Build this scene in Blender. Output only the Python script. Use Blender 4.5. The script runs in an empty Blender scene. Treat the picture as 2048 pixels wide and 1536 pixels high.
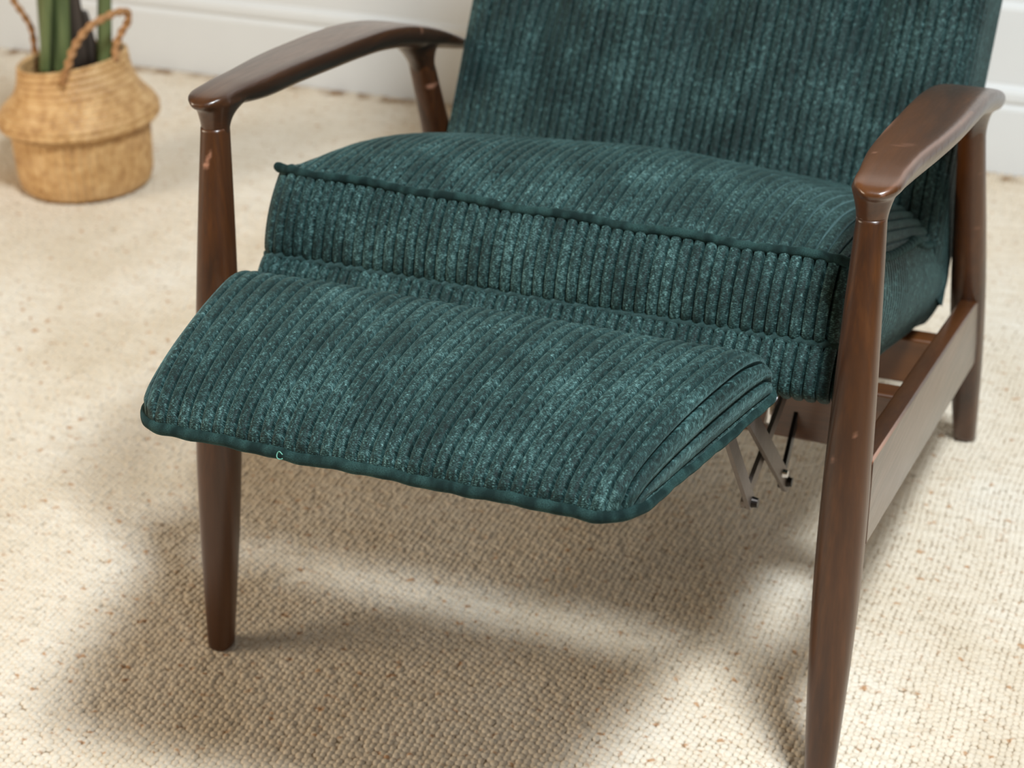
import bpy, bmesh, math, random
import numpy as np
from mathutils import Vector, Matrix
random.seed(7); RNG = np.random.default_rng(11)
scene = bpy.context.scene
COL = scene.collection

# ------------------------------------------------------------------ camera
cam = bpy.data.cameras.new('camera'); cam_o = bpy.data.objects.new('camera', cam); COL.objects.link(cam_o)
cam.sensor_width = 36.0; cam.lens = 3798.4 * 36.0 / 2048.0
CAM_LOC = Vector((0.57914, -1.41197, 1.13149))
_y, _t, _r = math.radians(-22.7081), math.radians(-27.8372), math.radians(-0.913)
_fw = Vector((math.sin(_y)*math.cos(_t), math.cos(_y)*math.cos(_t), math.sin(_t)))
_rt = Vector((math.cos(_y), -math.sin(_y), 0)); _up = _rt.cross(_fw)
_rt, _up = math.cos(_r)*_rt + math.sin(_r)*_up, -math.sin(_r)*_rt + math.cos(_r)*_up
cam_o.matrix_world = Matrix(((_rt.x, _up.x, -_fw.x, CAM_LOC.x), (_rt.y, _up.y, -_fw.y, CAM_LOC.y), (_rt.z, _up.z, -_fw.z, CAM_LOC.z), (0, 0, 0, 1)))
cam.clip_start = 0.05; cam.clip_end = 50
cam.dof.use_dof = True; cam.dof.focus_distance = 1.50; cam.dof.aperture_fstop = 7.0
scene.camera = cam_o

# ------------------------------------------------------------------ light
world = bpy.data.worlds.new('room_light'); scene.world = world; world.use_nodes = True
bg = world.node_tree.nodes['Background']; bg.inputs[0].default_value = (1.0, 0.70, 0.39, 1); bg.inputs[1].default_value = 0.18
def area(name, loc, target, sx, sy, power, col):
    l = bpy.data.lights.new(name, 'AREA'); l.shape = 'RECTANGLE'; l.size = sx; l.size_y = sy; l.energy = power; l.color = col
    o = bpy.data.objects.new(name, l); COL.objects.link(o); o.location = loc
    o.rotation_euler = (Vector(target) - Vector(loc)).to_track_quat('-Z', 'Y').to_euler()
    return o
area('window_daylight', (2.1, -1.9, 1.9), (-0.1, 0.5, 0.3), 1.0, 1.2, 16, (0.84, 0.92, 1.0))
area('left_window_daylight', (-2.7, -1.25, 1.35), (0.0, 0.1, 0.35), 1.3, 1.5, 60, (1.0, 0.86, 0.67))
area('overhead_daylight', (0.95, -0.75, 2.75), (0.0, 0.1, 0.2), 0.45, 0.45, 122, (0.86, 0.95, 1.0))
scene.view_settings.view_transform = 'Standard'; scene.view_settings.look = 'None'
scene.view_settings.exposure = 0.0; scene.view_settings.gamma = 1.0; scene.view_settings.use_curve_mapping = False

# ------------------------------------------------------------------ helpers
def tag(o, label=None, cat=None, kind=None, group=None):
    if label: o['label'] = label
    if cat: o['category'] = cat
    if kind: o['kind'] = kind
    if group: o['group'] = group
    return o
def root_of(o):
    p = Vector((0, 0, 0))
    while o is not None:
        p += o.location; o = o.parent
    return p
def mk(name, V, Fc, mat, parent=None, smooth=True, uv=None):
    """world-space vertices -> object (child coordinates are relative to the parent's origin)"""
    V = np.asarray(V, np.float64).reshape(-1, 3)
    off = np.array(root_of(parent)) if parent is not None else np.zeros(3)
    me = bpy.data.meshes.new(name)
    if isinstance(Fc, np.ndarray):
        k = Fc.shape[1]; n = len(Fc)
        me.vertices.add(len(V)); me.vertices.foreach_set('co', (V - off).astype(np.float32).ravel())
        me.loops.add(n*k); me.loops.foreach_set('vertex_index', Fc.astype(np.int32).ravel())
        me.polygons.add(n); me.polygons.foreach_set('loop_start', np.arange(0, n*k, k, dtype=np.int32))
        me.polygons.foreach_set('loop_total', np.full(n, k, np.int32))
        me.update(calc_edges=True)
    else:
        me.from_pydata([tuple(v) for v in (V - off)], [], Fc); me.update()
    if uv is not None:
        l = me.uv_layers.new(name='cloth'); idx = np.empty(len(me.loops), np.int32); me.loops.foreach_get('vertex_index', idx)
        l.data.foreach_set('uv', np.asarray(uv, np.float32)[idx].ravel())
    if smooth: me.polygons.foreach_set('use_smooth', np.ones(len(me.polygons), bool))
    if mat: me.materials.append(mat)
    o = bpy.data.objects.new(name, me); COL.objects.link(o)
    if parent is not None: o.parent = parent
    return o
def grid_faces(nr, nc, closed=False, off=0, flip=False):
    r = np.arange(nr-1)[:, None]; cc = nc if closed else nc-1
    c = np.arange(cc)[None, :]; c2 = (c+1) % nc
    f = np.stack([r*nc+c, r*nc+c2, (r+1)*nc+c2, (r+1)*nc+c], -1).reshape(-1, 4) + off
    return f[:, ::-1].copy() if flip else f
class Acc:
    def __init__(s): s.V = []; s.F = []; s.U = []; s.n = 0
    def grid(s, P, uv=None, closed=False, flip=False):
        nr, nc = P.shape[:2]; s.V.append(P.reshape(-1, 3)); s.F.append(grid_faces(nr, nc, closed, s.n, flip))
        s.U.append(np.zeros((nr*nc, 2)) if uv is None else uv.reshape(-1, 2)); s.n += nr*nc
    def build(s, name, mat, parent=None, smooth=True):
        return mk(name, np.concatenate(s.V), np.concatenate(s.F), mat, parent, smooth, np.concatenate(s.U))
def interp(x, xs, ys):
    """smooth (monotone-ish cubic) interpolation"""
    xs = np.asarray(xs, float); ys = np.asarray(ys, float); x = np.clip(x, xs[0], xs[-1])
    m = np.gradient(ys, xs); i = np.clip(np.searchsorted(xs, x)-1, 0, len(xs)-2)
    h = xs[i+1]-xs[i]; t = (x-xs[i])/h
    return (2*t**3-3*t**2+1)*ys[i]+(t**3-2*t**2+t)*h*m[i]+(-2*t**3+3*t**2)*ys[i+1]+(t**3-t**2)*h*m[i+1]
def sell(n_pts, ex):
    a = np.linspace(0, 2*math.pi, n_pts, endpoint=False); c, s = np.cos(a), np.sin(a)
    return np.sign(c)*np.abs(c)**(2/ex), np.sign(s)*np.abs(s)**(2/ex)
def loft_closed(rings):
    """rings: (n, m, 3) closed rings -> verts, faces with end caps (fans)"""
    n, m = rings.shape[:2]
    V = rings.reshape(-1, 3); Fq = [tuple(f) for f in grid_faces(n, m, True)]
    c0 = len(V); V = np.vstack([V, rings[0].mean(0), rings[-1].mean(0)])
    for j in range(m):
        k = (j+1) % m
        Fq.append((c0, k, j)); Fq.append((c0+1, (n-1)*m+j, (n-1)*m+k))
    return V, Fq
def tube_rings(path, rad, seg=10, closed=False, twist=None):
    P = np.asarray(path, float); n = len(P)
    T = (np.roll(P, -1, 0)-np.roll(P, 1, 0)) if closed else np.gradient(P, axis=0)
    T /= np.linalg.norm(T, axis=1)[:, None]+1e-12
    up = np.array([0, 0, 1.0]); 
    N = np.zeros_like(P); prev = None
    for i in range(n):
        v = up if prev is None else prev
        v = v - T[i]*np.dot(v, T[i])
        if np.linalg.norm(v) < 1e-4: v = np.array([1.0, 0, 0]) - T[i]*T[i][0]
        prev = v/np.linalg.norm(v); N[i] = prev
    B = np.cross(T, N)
    a = np.linspace(0, 2*math.pi, seg, endpoint=False)
    rad = np.broadcast_to(np.asarray(rad, float), (n,))
    return P[:, None, :] + rad[:, None, None]*(np.cos(a)[None, :, None]*N[:, None, :]+np.sin(a)[None, :, None]*B[:, None, :])
def resample(P, step, closed=False):
    P = np.asarray(P, float)
    if closed: P = np.vstack([P, P[:1]])
    d = np.concatenate([[0], np.cumsum(np.linalg.norm(np.diff(P, axis=0), axis=1))])
    n = max(4, int(d[-1]/step)); s = np.linspace(0, d[-1], n, endpoint=not closed)
    return np.stack([np.interp(s, d, P[:, k]) for k in range(3)], 1)
def box_bm(bm, size, mat4):
    bmesh.ops.create_cube(bm, size=1.0, matrix=mat4 @ Matrix.Diagonal((*size, 1)))
def from_bm(name, bm, mat, parent=None, bevel=0.0, smooth=False):
    if bevel:
        bmesh.ops.bevel(bm, geom=bm.edges[:], offset=bevel, segments=3, affect='EDGES', profile=0.5)
    off = root_of(parent) if parent is not None else Vector((0, 0, 0))
    bmesh.ops.translate(bm, verts=bm.verts[:], vec=-off)
    bmesh.ops.recalc_face_normals(bm, faces=bm.faces[:])
    me = bpy.data.meshes.new(name); bm.to_mesh(me); bm.free()
    if smooth:
        me.polygons.foreach_set('use_smooth', np.ones(len(me.polygons), bool))
    if mat: me.materials.append(mat)
    o = bpy.data.objects.new(name, me); COL.objects.link(o)
    if parent is not None: o.parent = parent
    return o
def empty(name, loc):
    o = bpy.data.objects.new(name, None); COL.objects.link(o); o.location = loc; o.empty_display_size = 0.05
    return o

# ------------------------------------------------------------------ materials
def new_mat(name):
    m = bpy.data.materials.new(name); m.use_nodes = True
    nt = m.node_tree; b = nt.nodes['Principled BSDF']
    return m, nt, b
def N(nt, t, **kw):
    n = nt.nodes.new(t)
    for k, v in kw.items(): setattr(n, k, v)
    return n
def ramp(nt, src, stops):
    r = N(nt, 'ShaderNodeValToRGB'); e = r.color_ramp.elements
    while len(e) > 1: e.remove(e[-1])
    for i, (p, c) in enumerate(stops):
        k = e[0] if i == 0 else e.new(p)
        k.position = p; k.color = (*c, 1)
    nt.links.new(src, r.inputs[0]); return r.outputs[0]
def mixc(nt, fac, a, b, mode='MIX'):
    m = N(nt, 'ShaderNodeMix', data_type='RGBA', blend_type=mode)
    for s, v in ((m.inputs[0], fac), (m.inputs[6], a), (m.inputs[7], b)):
        if isinstance(v, bpy.types.NodeSocket): nt.links.new(v, s)
        elif isinstance(v, tuple): s.default_value = (*v, 1)
        else: s.default_value = v
    return m.outputs[2]
def noise(nt, vec, scale, detail=3, rough=0.55, dist=0.0):
    n = N(nt, 'ShaderNodeTexNoise'); n.inputs['Scale'].default_value = scale; n.inputs['Detail'].default_value = detail
    n.inputs['Roughness'].default_value = rough; n.inputs['Distortion'].default_value = dist
    if vec is not None: nt.links.new(vec, n.inputs['Vector'])
    return n.outputs['Fac']
def mapping(nt, src, scale=(1, 1, 1), rot=(0, 0, 0), loc=(0, 0, 0)):
    m = N(nt, 'ShaderNodeMapping'); m.inputs['Scale'].default_value = scale; m.inputs['Rotation'].default_value = rot; m.inputs['Location'].default_value = loc
    nt.links.new(src, m.inputs['Vector']); return m.outputs[0]
def mixf(nt, src, a, b_, c, d):
    mr = N(nt, 'ShaderNodeMapRange'); nt.links.new(src, mr.inputs[0])
    for i, v in enumerate((a, b_, c, d)): mr.inputs[i+1].default_value = v
    return mr.outputs[0]
def bump(nt, b, h, strength, dist, prev=None):
    n = N(nt, 'ShaderNodeBump'); n.inputs['Strength'].default_value = strength; n.inputs['Distance'].default_value = dist
    nt.links.new(h, n.inputs['Height'])
    if prev is not None: nt.links.new(prev, n.inputs['Normal'])
    nt.links.new(n.outputs[0], b.inputs['Normal']); return n.outputs[0]
def srgb(r, g, b):
    f = lambda c: (c/255/12.92) if c/255 <= 0.04045 else ((c/255+0.055)/1.055)**2.4
    return (f(r), f(g), f(b))

def corduroy_mat(name, bright=1.0, seed=0.0):
    m, nt, b = new_mat(name)
    uv = N(nt, 'ShaderNodeUVMap'); uv.uv_map = 'cloth'
    patch = noise(nt, mapping(nt, uv.outputs[0], (300, 190, 1), loc=(seed, seed, 0)), 1.0, 3, 0.62)
    fine = noise(nt, mapping(nt, uv.outputs[0], (420, 1700, 1), loc=(3+seed, 1, 0)), 1.0, 2, 0.6)
    broad = noise(nt, mapping(nt, uv.outputs[0], (22, 14, 1), loc=(7+seed, 2, 0)), 1.0, 3, 0.6)
    a = N(nt, 'ShaderNodeMath', operation='MULTIPLY_ADD'); nt.links.new(fine, a.inputs[0]); a.inputs[1].default_value = 1.15
    pm = N(nt, 'ShaderNodeMath', operation='MULTIPLY'); nt.links.new(patch, pm.inputs[0]); pm.inputs[1].default_value = 0.72
    nt.links.new(pm.outputs[0], a.inputs[2])
    a2 = N(nt, 'ShaderNodeMath', operation='MULTIPLY_ADD'); nt.links.new(broad, a2.inputs[0]); a2.inputs[1].default_value = 0.42
    nt.links.new(a.outputs[0], a2.inputs[2])
    k = bright
    mr = N(nt, 'ShaderNodeMapRange'); mr.inputs[1].default_value = 0.90; mr.inputs[2].default_value = 1.50
    nt.links.new(a2.outputs[0], mr.inputs[0])
    c = ramp(nt, mr.outputs[0], [(0.0, tuple(k*v for v in (0.0018, 0.0066, 0.0062))), (0.38, tuple(k*v for v in (0.0060, 0.0215, 0.0208))),
                                 (0.62, tuple(k*v for v in (0.027, 0.070, 0.068))), (1.0, tuple(k*v for v in (0.170, 0.310, 0.302)))])
    nt.links.new(c, b.inputs['Base Color'])
    b.inputs['Roughness'].default_value = 0.6; b.inputs['Specular IOR Level'].default_value = 0.2
    b.inputs['Sheen Weight'].default_value = 0.20; b.inputs['Sheen Roughness'].default_value = 0.32; b.inputs['Sheen Tint'].default_value = (0.45, 0.75, 0.74, 1)
    bump(nt, b, fine, 0.5, 0.0012)
    return m
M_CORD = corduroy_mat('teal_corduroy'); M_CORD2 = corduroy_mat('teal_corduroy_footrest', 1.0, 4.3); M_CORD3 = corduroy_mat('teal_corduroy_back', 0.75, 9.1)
def piping_mat():
    m, nt, b = new_mat('teal_twill_piping')
    uv = N(nt, 'ShaderNodeUVMap'); uv.uv_map = 'cloth'
    w = noise(nt, mapping(nt, uv.outputs[0], (75, .12, 1), rot=(0, 0, .006)), 1.0, 2, 0.5)
    f = noise(nt, mapping(nt, uv.outputs[0], (900, 3, 1)), 1.0, 2)
    c = ramp(nt, w, [(0.40, (0.0030, 0.0115, 0.0108)), (0.62, (0.020, 0.052, 0.049))])
    c = mixc(nt, mixf(nt, f, .35, .65, 0, .7), c, (0.003, 0.012, 0.012))
    nt.links.new(c, b.inputs['Base Color']); b.inputs['Roughness'].default_value = 0.85; b.inputs['Specular IOR Level'].default_value = .15; b.inputs['Sheen Weight'].default_value = 0.1; b.inputs['Sheen Tint'].default_value = (.3, .7, .7, 1)
    bump(nt, b, f, 0.4, 0.001); return m
M_PIPE = piping_mat()

def wood_mat(name, along='z', tone=1.0, coat=.5):
    m, nt, b = new_mat(name)
    tc = N(nt, 'ShaderNodeTexCoord')
    sc = {'x': (2.2, 42, 42), 'y': (42, 2.2, 42), 'z': (42, 42, 2.2)}[along]
    g = noise(nt, mapping(nt, tc.outputs['Object'], sc), 1.0, 5, 0.6, 0.6)
    g2 = noise(nt, mapping(nt, tc.outputs['Object'], tuple(6*s for s in sc)), 1.0, 3, 0.6)
    bl = noise(nt, mapping(nt, tc.outputs['Object'], tuple(0.22*s for s in sc), loc=(3, 1, 2)), 1.0, 2, 0.5)
    c = ramp(nt, g, [(0.30, tuple(tone*v for v in (0.030, 0.0115, 0.0048))), (0.52, tuple(tone*v for v in (0.076, 0.0255, 0.0078))), (0.72, tuple(tone*v for v in (0.125, 0.045, 0.0125)))])
    c = mixc(nt, mixf(nt, g2, 0.30, 0.62, 0.0, 0.55), c, tuple(tone*v for v in (0.026, 0.0095, 0.0050)))
    c = mixc(nt, mixf(nt, bl, 0.42, 0.70, 0.0, 0.6), c, tuple(tone*v for v in (0.170, 0.055, 0.0115)))
    at = N(nt, 'ShaderNodeAttribute'); at.attribute_name = 'wear'
    c = mixc(nt, at.outputs['Fac'], c, (0.40, 0.19, 0.12))
    nt.links.new(c, b.inputs['Base Color'])
    rr = N(nt, 'ShaderNodeMapRange'); nt.links.new(g2, rr.inputs[0]); rr.inputs[3].default_value = 0.26; rr.inputs[4].default_value = 0.42
    nt.links.new(rr.outputs[0], b.inputs['Roughness'])
    b.inputs['Coat Weight'].default_value = coat; b.inputs['Coat Roughness'].default_value = 0.24
    bump(nt, b, g2, 0.06, 0.001)
    return m
M_WOOD_Z = wood_mat('walnut_legs', 'z', .86, .15); M_WOOD_Y = wood_mat('walnut_arms', 'y', 0.72); M_WOOD_X = wood_mat('walnut_stretchers', 'x', 1.0)

def metal_mat(name, col, rough, metallic=1.0):
    m, nt, b = new_mat(name); tc = N(nt, 'ShaderNodeTexCoord')
    f = noise(nt, tc.outputs['Object'], 90, 4)
    nt.links.new(mixc(nt, f, tuple(0.6*v for v in col), col), b.inputs['Base Color'])
    b.inputs['Metallic'].default_value = metallic; b.inputs['Roughness'].default_value = rough
    bump(nt, b, f, 0.15, 0.001); return m
M_STEEL = metal_mat('dull_steel', (0.20, 0.165, 0.145), 0.5, 0.75); M_DARKSTEEL = metal_mat('blackened_steel', (0.035, 0.03, 0.028), 0.4); M_CHROME = metal_mat('bright_steel', (0.75, 0.75, 0.78), 0.15)
def plain_mat(name, col, rough=0.8, nscale=60, var=0.25, bstr=0.1):
    m, nt, b = new_mat(name); tc = N(nt, 'ShaderNodeTexCoord')
    f = noise(nt, tc.outputs['Object'], nscale, 4)
    nt.links.new(mixc(nt, f, tuple((1-var)*v for v in col), tuple((1+var)*v for v in col)), b.inputs['Base Color'])
    b.inputs['Roughness'].default_value = rough; bump(nt, b, f, bstr, 0.001); return m
M_BLACKCLOTH = plain_mat('black_dust_cloth', (0.012, 0.012, 0.012), 0.9, 400)
M_PAINT = plain_mat('white_wall_paint', (0.645, 0.66, 0.67), 0.55, 14, 0.02, 0.03)
M_FLOOR = plain_mat('floor_boards', (0.22, 0.14, 0.08), 0.5, 20)
M_THREAD = plain_mat('mint_thread', (0.12, 0.36, 0.29), 0.7, 300)

def rug_mat(name, backing=False):
    m, nt, b = new_mat(name)
    g = N(nt, 'ShaderNodeNewGeometry')
    pos = g.outputs['Position']
    big = noise(nt, mapping(nt, pos, (5.0, 3.2, 0.01)), 1.0, 3, 0.55)
    yarn = noise(nt, mapping(nt, pos, (18, 120, 0.01), loc=(5, 0, 0)), 1.0, 3, 0.6)
    fleck = noise(nt, mapping(nt, pos, (75, 95, 0.01), loc=(1, 9, 0)), 1.0, 2, 0.45)
    grey = noise(nt, mapping(nt, pos, (60, 70, 0.01), loc=(4, 2, 0)), 1.0, 2, 0.45)
    fib = noise(nt, mapping(nt, pos, (420, 900, 300)), 1.0, 2, 0.6)
    if backing:
        c = mixc(nt, fib, (0.30, 0.22, 0.14), (0.46, 0.36, 0.26))
    else:
        c = ramp(nt, big, [(0.32, (0.60, 0.51, 0.39)), (0.5, (0.69, 0.61, 0.50)), (0.7, (0.73, 0.67, 0.58))])
        c = mixc(nt, mixf(nt, yarn, 0.42, 0.72, 0.0, 0.5), c, (0.54, 0.44, 0.32))
        c = mixc(nt, mixf(nt, fleck, 0.635, 0.73, 0.0, 0.85), c, (0.42, 0.225, 0.105))
        c = mixc(nt, mixf(nt, grey, 0.66, 0.76, 0.0, 0.6), c, (0.36, 0.30, 0.22))
        # bound brown edge along the wall
        sx = N(nt, 'ShaderNodeSeparateXYZ'); nt.links.new(pos, sx.inputs[0])
        e = mixf(nt, sx.outputs['Y'], 1.470, 1.486, 0.0, 1.0)
        en = noise(nt, mapping(nt, pos, (22, 14, 0.01)), 1.0, 3)
        mm = N(nt, 'ShaderNodeMath', operation='MULTIPLY'); nt.links.new(e, mm.inputs[0]); nt.links.new(mixf(nt, en, 0.44, 0.60, 0.08, 0.95), mm.inputs[1])
        c = mixc(nt, mm.outputs[0], c, (0.24, 0.135, 0.06))
    nt.links.new(c, b.inputs['Base Color']); b.inputs['Roughness'].default_value = 0.95
    b.inputs['Specular IOR Level'].default_value = 0.1
    bump(nt, b, fib, 0.5, 0.0015)
    return m
M_RUG = rug_mat('ivory_wool_loops'); M_RUGBACK = rug_mat('jute_rug_backing', True)
def straw_mat():
    m, nt, b = new_mat('woven_seagrass'); tc = N(nt, 'ShaderNodeTexCoord')
    f = noise(nt, mapping(nt, tc.outputs['Object'], (60, 60, 60)), 1.0, 4, 0.6); f2 = noise(nt, mapping(nt, tc.outputs['Object'], (14, 14, 30)), 1.0, 3)
    c = ramp(nt, f, [(0.3, (0.34, 0.175, 0.062)), (0.5, (0.50, 0.29, 0.115)), (0.72, (0.64, 0.42, 0.20))])
    c = mixc(nt, mixf(nt, f2, 0.45, 0.75, 0.0, 0.5), c, (0.62, 0.40, 0.20))
    nt.links.new(c, b.inputs['Base Color']); b.inputs['Roughness'].default_value = 0.55
    bump(nt, b, f, 0.4, 0.002); return m
M_STRAW = straw_mat()
M_ROPE = plain_mat('brown_rope', (0.36, 0.18, 0.07), 0.7, 160, 0.35, 0.4)
def leaf_mat(name, a, b_, stripe=40):
    m, nt, b = new_mat(name); tc = N(nt, 'ShaderNodeTexCoord')
    f = noise(nt, mapping(nt, tc.outputs['Object'], (stripe, stripe, 3)), 1.0, 3, 0.55)
    nt.links.new(ramp(nt, f, [(0.35, a), (0.65, b_)]), b.inputs['Base Color']); b.inputs['Roughness'].default_value = 0.42
    bump(nt, b, f, 0.15, 0.002); return m
M_LEAF = leaf_mat('green_leaf', (0.055, 0.085, 0.030), (0.135, 0.175, 0.068)); M_LEAF2 = leaf_mat('purple_brown_sheath', (0.035, 0.026, 0.020), (0.075, 0.055, 0.042))
M_SOIL = plain_mat('dark_soil', (0.03, 0.02, 0.013), 0.95, 200, 0.5, 0.6)

# ------------------------------------------------------------------ setting
WY = 1.512
bm = bmesh.new(); box_bm(bm, (6.0, 5.4, 0.04), Matrix.Translation((-0.6, -1.15, -0.034))); tag(from_bm('floor', bm, M_FLOOR), kind='structure')
bm = bmesh.new(); box_bm(bm, (6.0, 0.1, 2.6), Matrix.Translation((-0.6, WY+0.068, 1.286))); tag(from_bm('wall_back', bm, M_PAINT), kind='structure')
# tall baseboard with a stepped cap: profile swept along x
prof = [(WY+0.02, -0.014), (WY, -0.014), (WY, 0.103), (WY+0.001, 0.107), (WY+0.0045, 0.1095), (WY+0.0055, 0.1125), (WY+0.003, 0.1155), (WY+0.001, 0.120),
        (WY+0.0015, 0.131), (WY+0.004, 0.1365), (WY+0.0095, 0.140), (WY+0.0115, 0.1435), (WY+0.0105, 0.146), (WY+0.0105, 0.262), (WY+0.0125, 0.268), (WY+0.018, 0.272), (WY+0.02, 0.272)]
V = []; 
for x in (-3.6, 2.4):
    V += [(x, y, z) for y, z in prof]
n = len(prof); Fc = [(i, i+1, n+i+1, n+i) for i in range(n-1)] + [tuple(range(n))[::-1], tuple(range(n, 2*n))]
tag(mk('baseboard_back', V, Fc, M_PAINT, smooth=False), kind='structure')

# rug: backing slab plus woollen loops
rug = empty('wool_rug', (-0.4, 0.2, -0.012))
tag(rug, 'ivory and tan hand-woven loop wool rug covering the floor under the chair', 'rug')
RX0, RX1, RY0, RY1 = -2.3, 1.5, -1.4, WY-0.003
bm = bmesh.new(); box_bm(bm, (RX1-RX0, RY1-RY0, 0.0105), Matrix.Translation(((RX0+RX1)/2, (RY0+RY1)/2, -0.00775)))
from_bm('rug_backing', bm, M_RUGBACK, rug)
px_, py_ = 0.0066, 0.0070
xs = np.arange(RX0+0.004, RX1, px_); ys = np.arange(RY0+0.004, RY1, py_)
X, Y = np.meshgrid(xs, ys)
Y = Y + (np.arange(len(xs)) % 2)[None, :]*py_*0.5
keep = (Y < RY1) & (Y > RY0)
X = X[keep]; Y = Y[keep]; nL = len(X)
drift = 0.004*np.sin(Y*7.3+0.6*np.sin(X*5)) + 0.003*np.sin(Y*19+X*3)
P = np.stack([X + drift + RNG.normal(0, 0.0004, nL), Y + 0.004*np.sin(X*6.1) + RNG.normal(0, 0.0006, nL), -0.0025 + RNG.normal(0, 0.00035, nL)], 1)
off = np.array(rug.location)
me = bpy.data.meshes.new('rug_loops'); me.vertices.add(nL); me.vertices.foreach_set('co', (P-off).astype(np.float32).ravel()); me.update()
a = me.attributes.new('scl', 'FLOAT_VECTOR', 'POINT')
s = np.stack([RNG.normal(1, 0.10, nL), RNG.normal(1, 0.10, nL), RNG.normal(1, 0.12, nL)], 1).clip(0.6, 1.5); a.data.foreach_set('vector', s.astype(np.float32).ravel())
a = me.attributes.new('rotz', 'FLOAT_VECTOR', 'POINT')
rz = np.stack([RNG.normal(-0.10, 0.08, nL), RNG.normal(0, 0.08, nL), RNG.normal(0.12, 0.10, nL)], 1); a.data.foreach_set('vector', rz.astype(np.float32).ravel())
me.materials.append(M_RUG)
loops = bpy.data.objects.new('rug_loops', me); COL.objects.link(loops); loops.parent = rug; tag(loops, kind='stuff')
ng = bpy.data.node_groups.new('loop_pile', 'GeometryNodeTree')
ng.interface.new_socket('Geometry', in_out='INPUT', socket_type='NodeSocketGeometry'); ng.interface.new_socket('Geometry', in_out='OUTPUT', socket_type='NodeSocketGeometry')
gi = ng.nodes.new('NodeGroupInput'); go = ng.nodes.new('NodeGroupOutput')
ico = ng.nodes.new('GeometryNodeMeshIcoSphere'); ico.inputs['Radius'].default_value = 1.0; ico.inputs['Subdivisions'].default_value = 2
tr = ng.nodes.new('GeometryNodeTransform'); tr.inputs['Scale'].default_value = (0.0042, 0.0050, 0.0027)
ss = ng.nodes.new('GeometryNodeSetShadeSmooth'); sm = ng.nodes.new('GeometryNodeSetMaterial'); sm.inputs['Material'].default_value = M_RUG
ip = ng.nodes.new('GeometryNodeInstanceOnPoints')
na = ng.nodes.new('GeometryNodeInputNamedAttribute'); na.data_type = 'FLOAT_VECTOR'; na.inputs['Name'].default_value = 'scl'
nr = ng.nodes.new('GeometryNodeInputNamedAttribute'); nr.data_type = 'FLOAT_VECTOR'; nr.inputs['Name'].default_value = 'rotz'
L = ng.links
L.new(ico.outputs['Mesh'], tr.inputs['Geometry']); L.new(tr.outputs[0], ss.inputs['Geometry']); L.new(ss.outputs[0], sm.inputs['Geometry'])
L.new(gi.outputs[0], ip.inputs['Points']); L.new(sm.outputs[0], ip.inputs['Instance']); L.new(na.outputs['Attribute'], ip.inputs['Scale'])
e2r = ng.nodes.new('FunctionNodeEulerToRotation'); L.new(nr.outputs['Attribute'], e2r.inputs[0]); L.new(e2r.outputs[0], ip.inputs['Rotation'])
L.new(ip.outputs[0], go.inputs[0])
md = loops.modifiers.new('loop_pile', 'NODES'); md.node_group = ng

# ------------------------------------------------------------------ the armchair
chair = empty('recliner_armchair', (0.0, 0.27, 0.0))
tag(chair, 'teal corduroy reclining armchair with dark walnut frame and raised footrest', 'armchair')

def set_wear(o, spots, edge=None):
    """wear attribute: chips and scratches where the varnish is missing (centre, radii, strength)"""
    me = o.data; n = len(me.vertices); co = np.empty(n*3, np.float32); me.vertices.foreach_get('co', co); co = co.reshape(-1, 3) + np.array(root_of(o))
    w = np.zeros(n)
    for c, r, st in spots:
        d = np.sqrt((((co-np.array(c))/np.array(r))**2).sum(1)); w = np.maximum(w, st*np.clip(1.6-1.6*d, 0, 1))
    if edge is not None: w = np.maximum(w, edge(co))
    at = me.attributes.new('wear', 'FLOAT', 'POINT'); at.data.foreach_set('value', w.astype(np.float32))

LEG_SEG = 40
def make_leg(top, foot, table, exr=2.5, ky=1.12, spots=()):
    top = np.array(top, float); foot = np.array(foot, float); H = top[2]-foot[2]
    zs = np.concatenate([[0, 0.0008, 0.003], np.linspace(0.008, H, 200)])
    r = interp(zs, [t[0] for t in table], [t[1] for t in table])
    r[0] *= 0.80; r[1] *= 0.92
    cx, cz = sell(LEG_SEG, exr)
    t = zs/H; C0 = foot[None]*(1-t)[:, None] + top[None]*t[:, None]
    R = np.zeros((len(zs), LEG_SEG, 3)); R[:, :, 0] = C0[:, 0:1] + r[:, None]*cx; R[:, :, 1] = C0[:, 1:2] + ky*r[:, None]*cz; R[:, :, 2] = C0[:, 2:3]
    V, Fc = loft_closed(R)
    o = mk('leg', V, Fc, M_WOOD_Z, chair); set_wear(o, spots); return o
FT = [(0, .0122), (.03, .0137), (.08, .0160), (.14, .0184), (.21, .0200), (.30, .0196), (.38, .0178), (.46, .0152), (.534, .0122)]
RT = [(0, .0132), (.06, .0155), (.14, .0180), (.22, .0188), (.32, .0172), (.42, .0142), (.452, .0136)]
fx_t, fx_b = 0.3030, 0.309
make_leg((-fx_t, .0035, .534), (-fx_b, -.065, 0), FT, spots=[((-.305, -.018, .502), (.004, .012, .0035), 1), ((-.3025, -.018, .507), (.0018, .012, .006), .9), ((-.300, -.018, .512), (.0012, .012, .005), .7)])
make_leg((fx_t, .0035, .534), (fx_b, -.065, 0), FT, spots=[((.312, -.03, .355), (.003, .02, .003), .5), ((.309, -.05, .150), (.0015, .02, .008), .5), ((.310, -.06, .02), (.002, .02, .008), .5), ((.296, -.04, .33), (.002, .02, .004), .4)])
rear_sp = [((-.298, .452, .425), (.006, .03, .004), .8), ((-.292, .465, .40), (.0025, .03, .012), .7), ((-.289, .475, .375), (.003, .03, .008), .7), ((-.286, .485, .352), (.003, .03, .010), .8)]
make_leg((-.309, .4603, .4515), (-.313, .633, 0), RT, spots=rear_sp)
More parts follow.
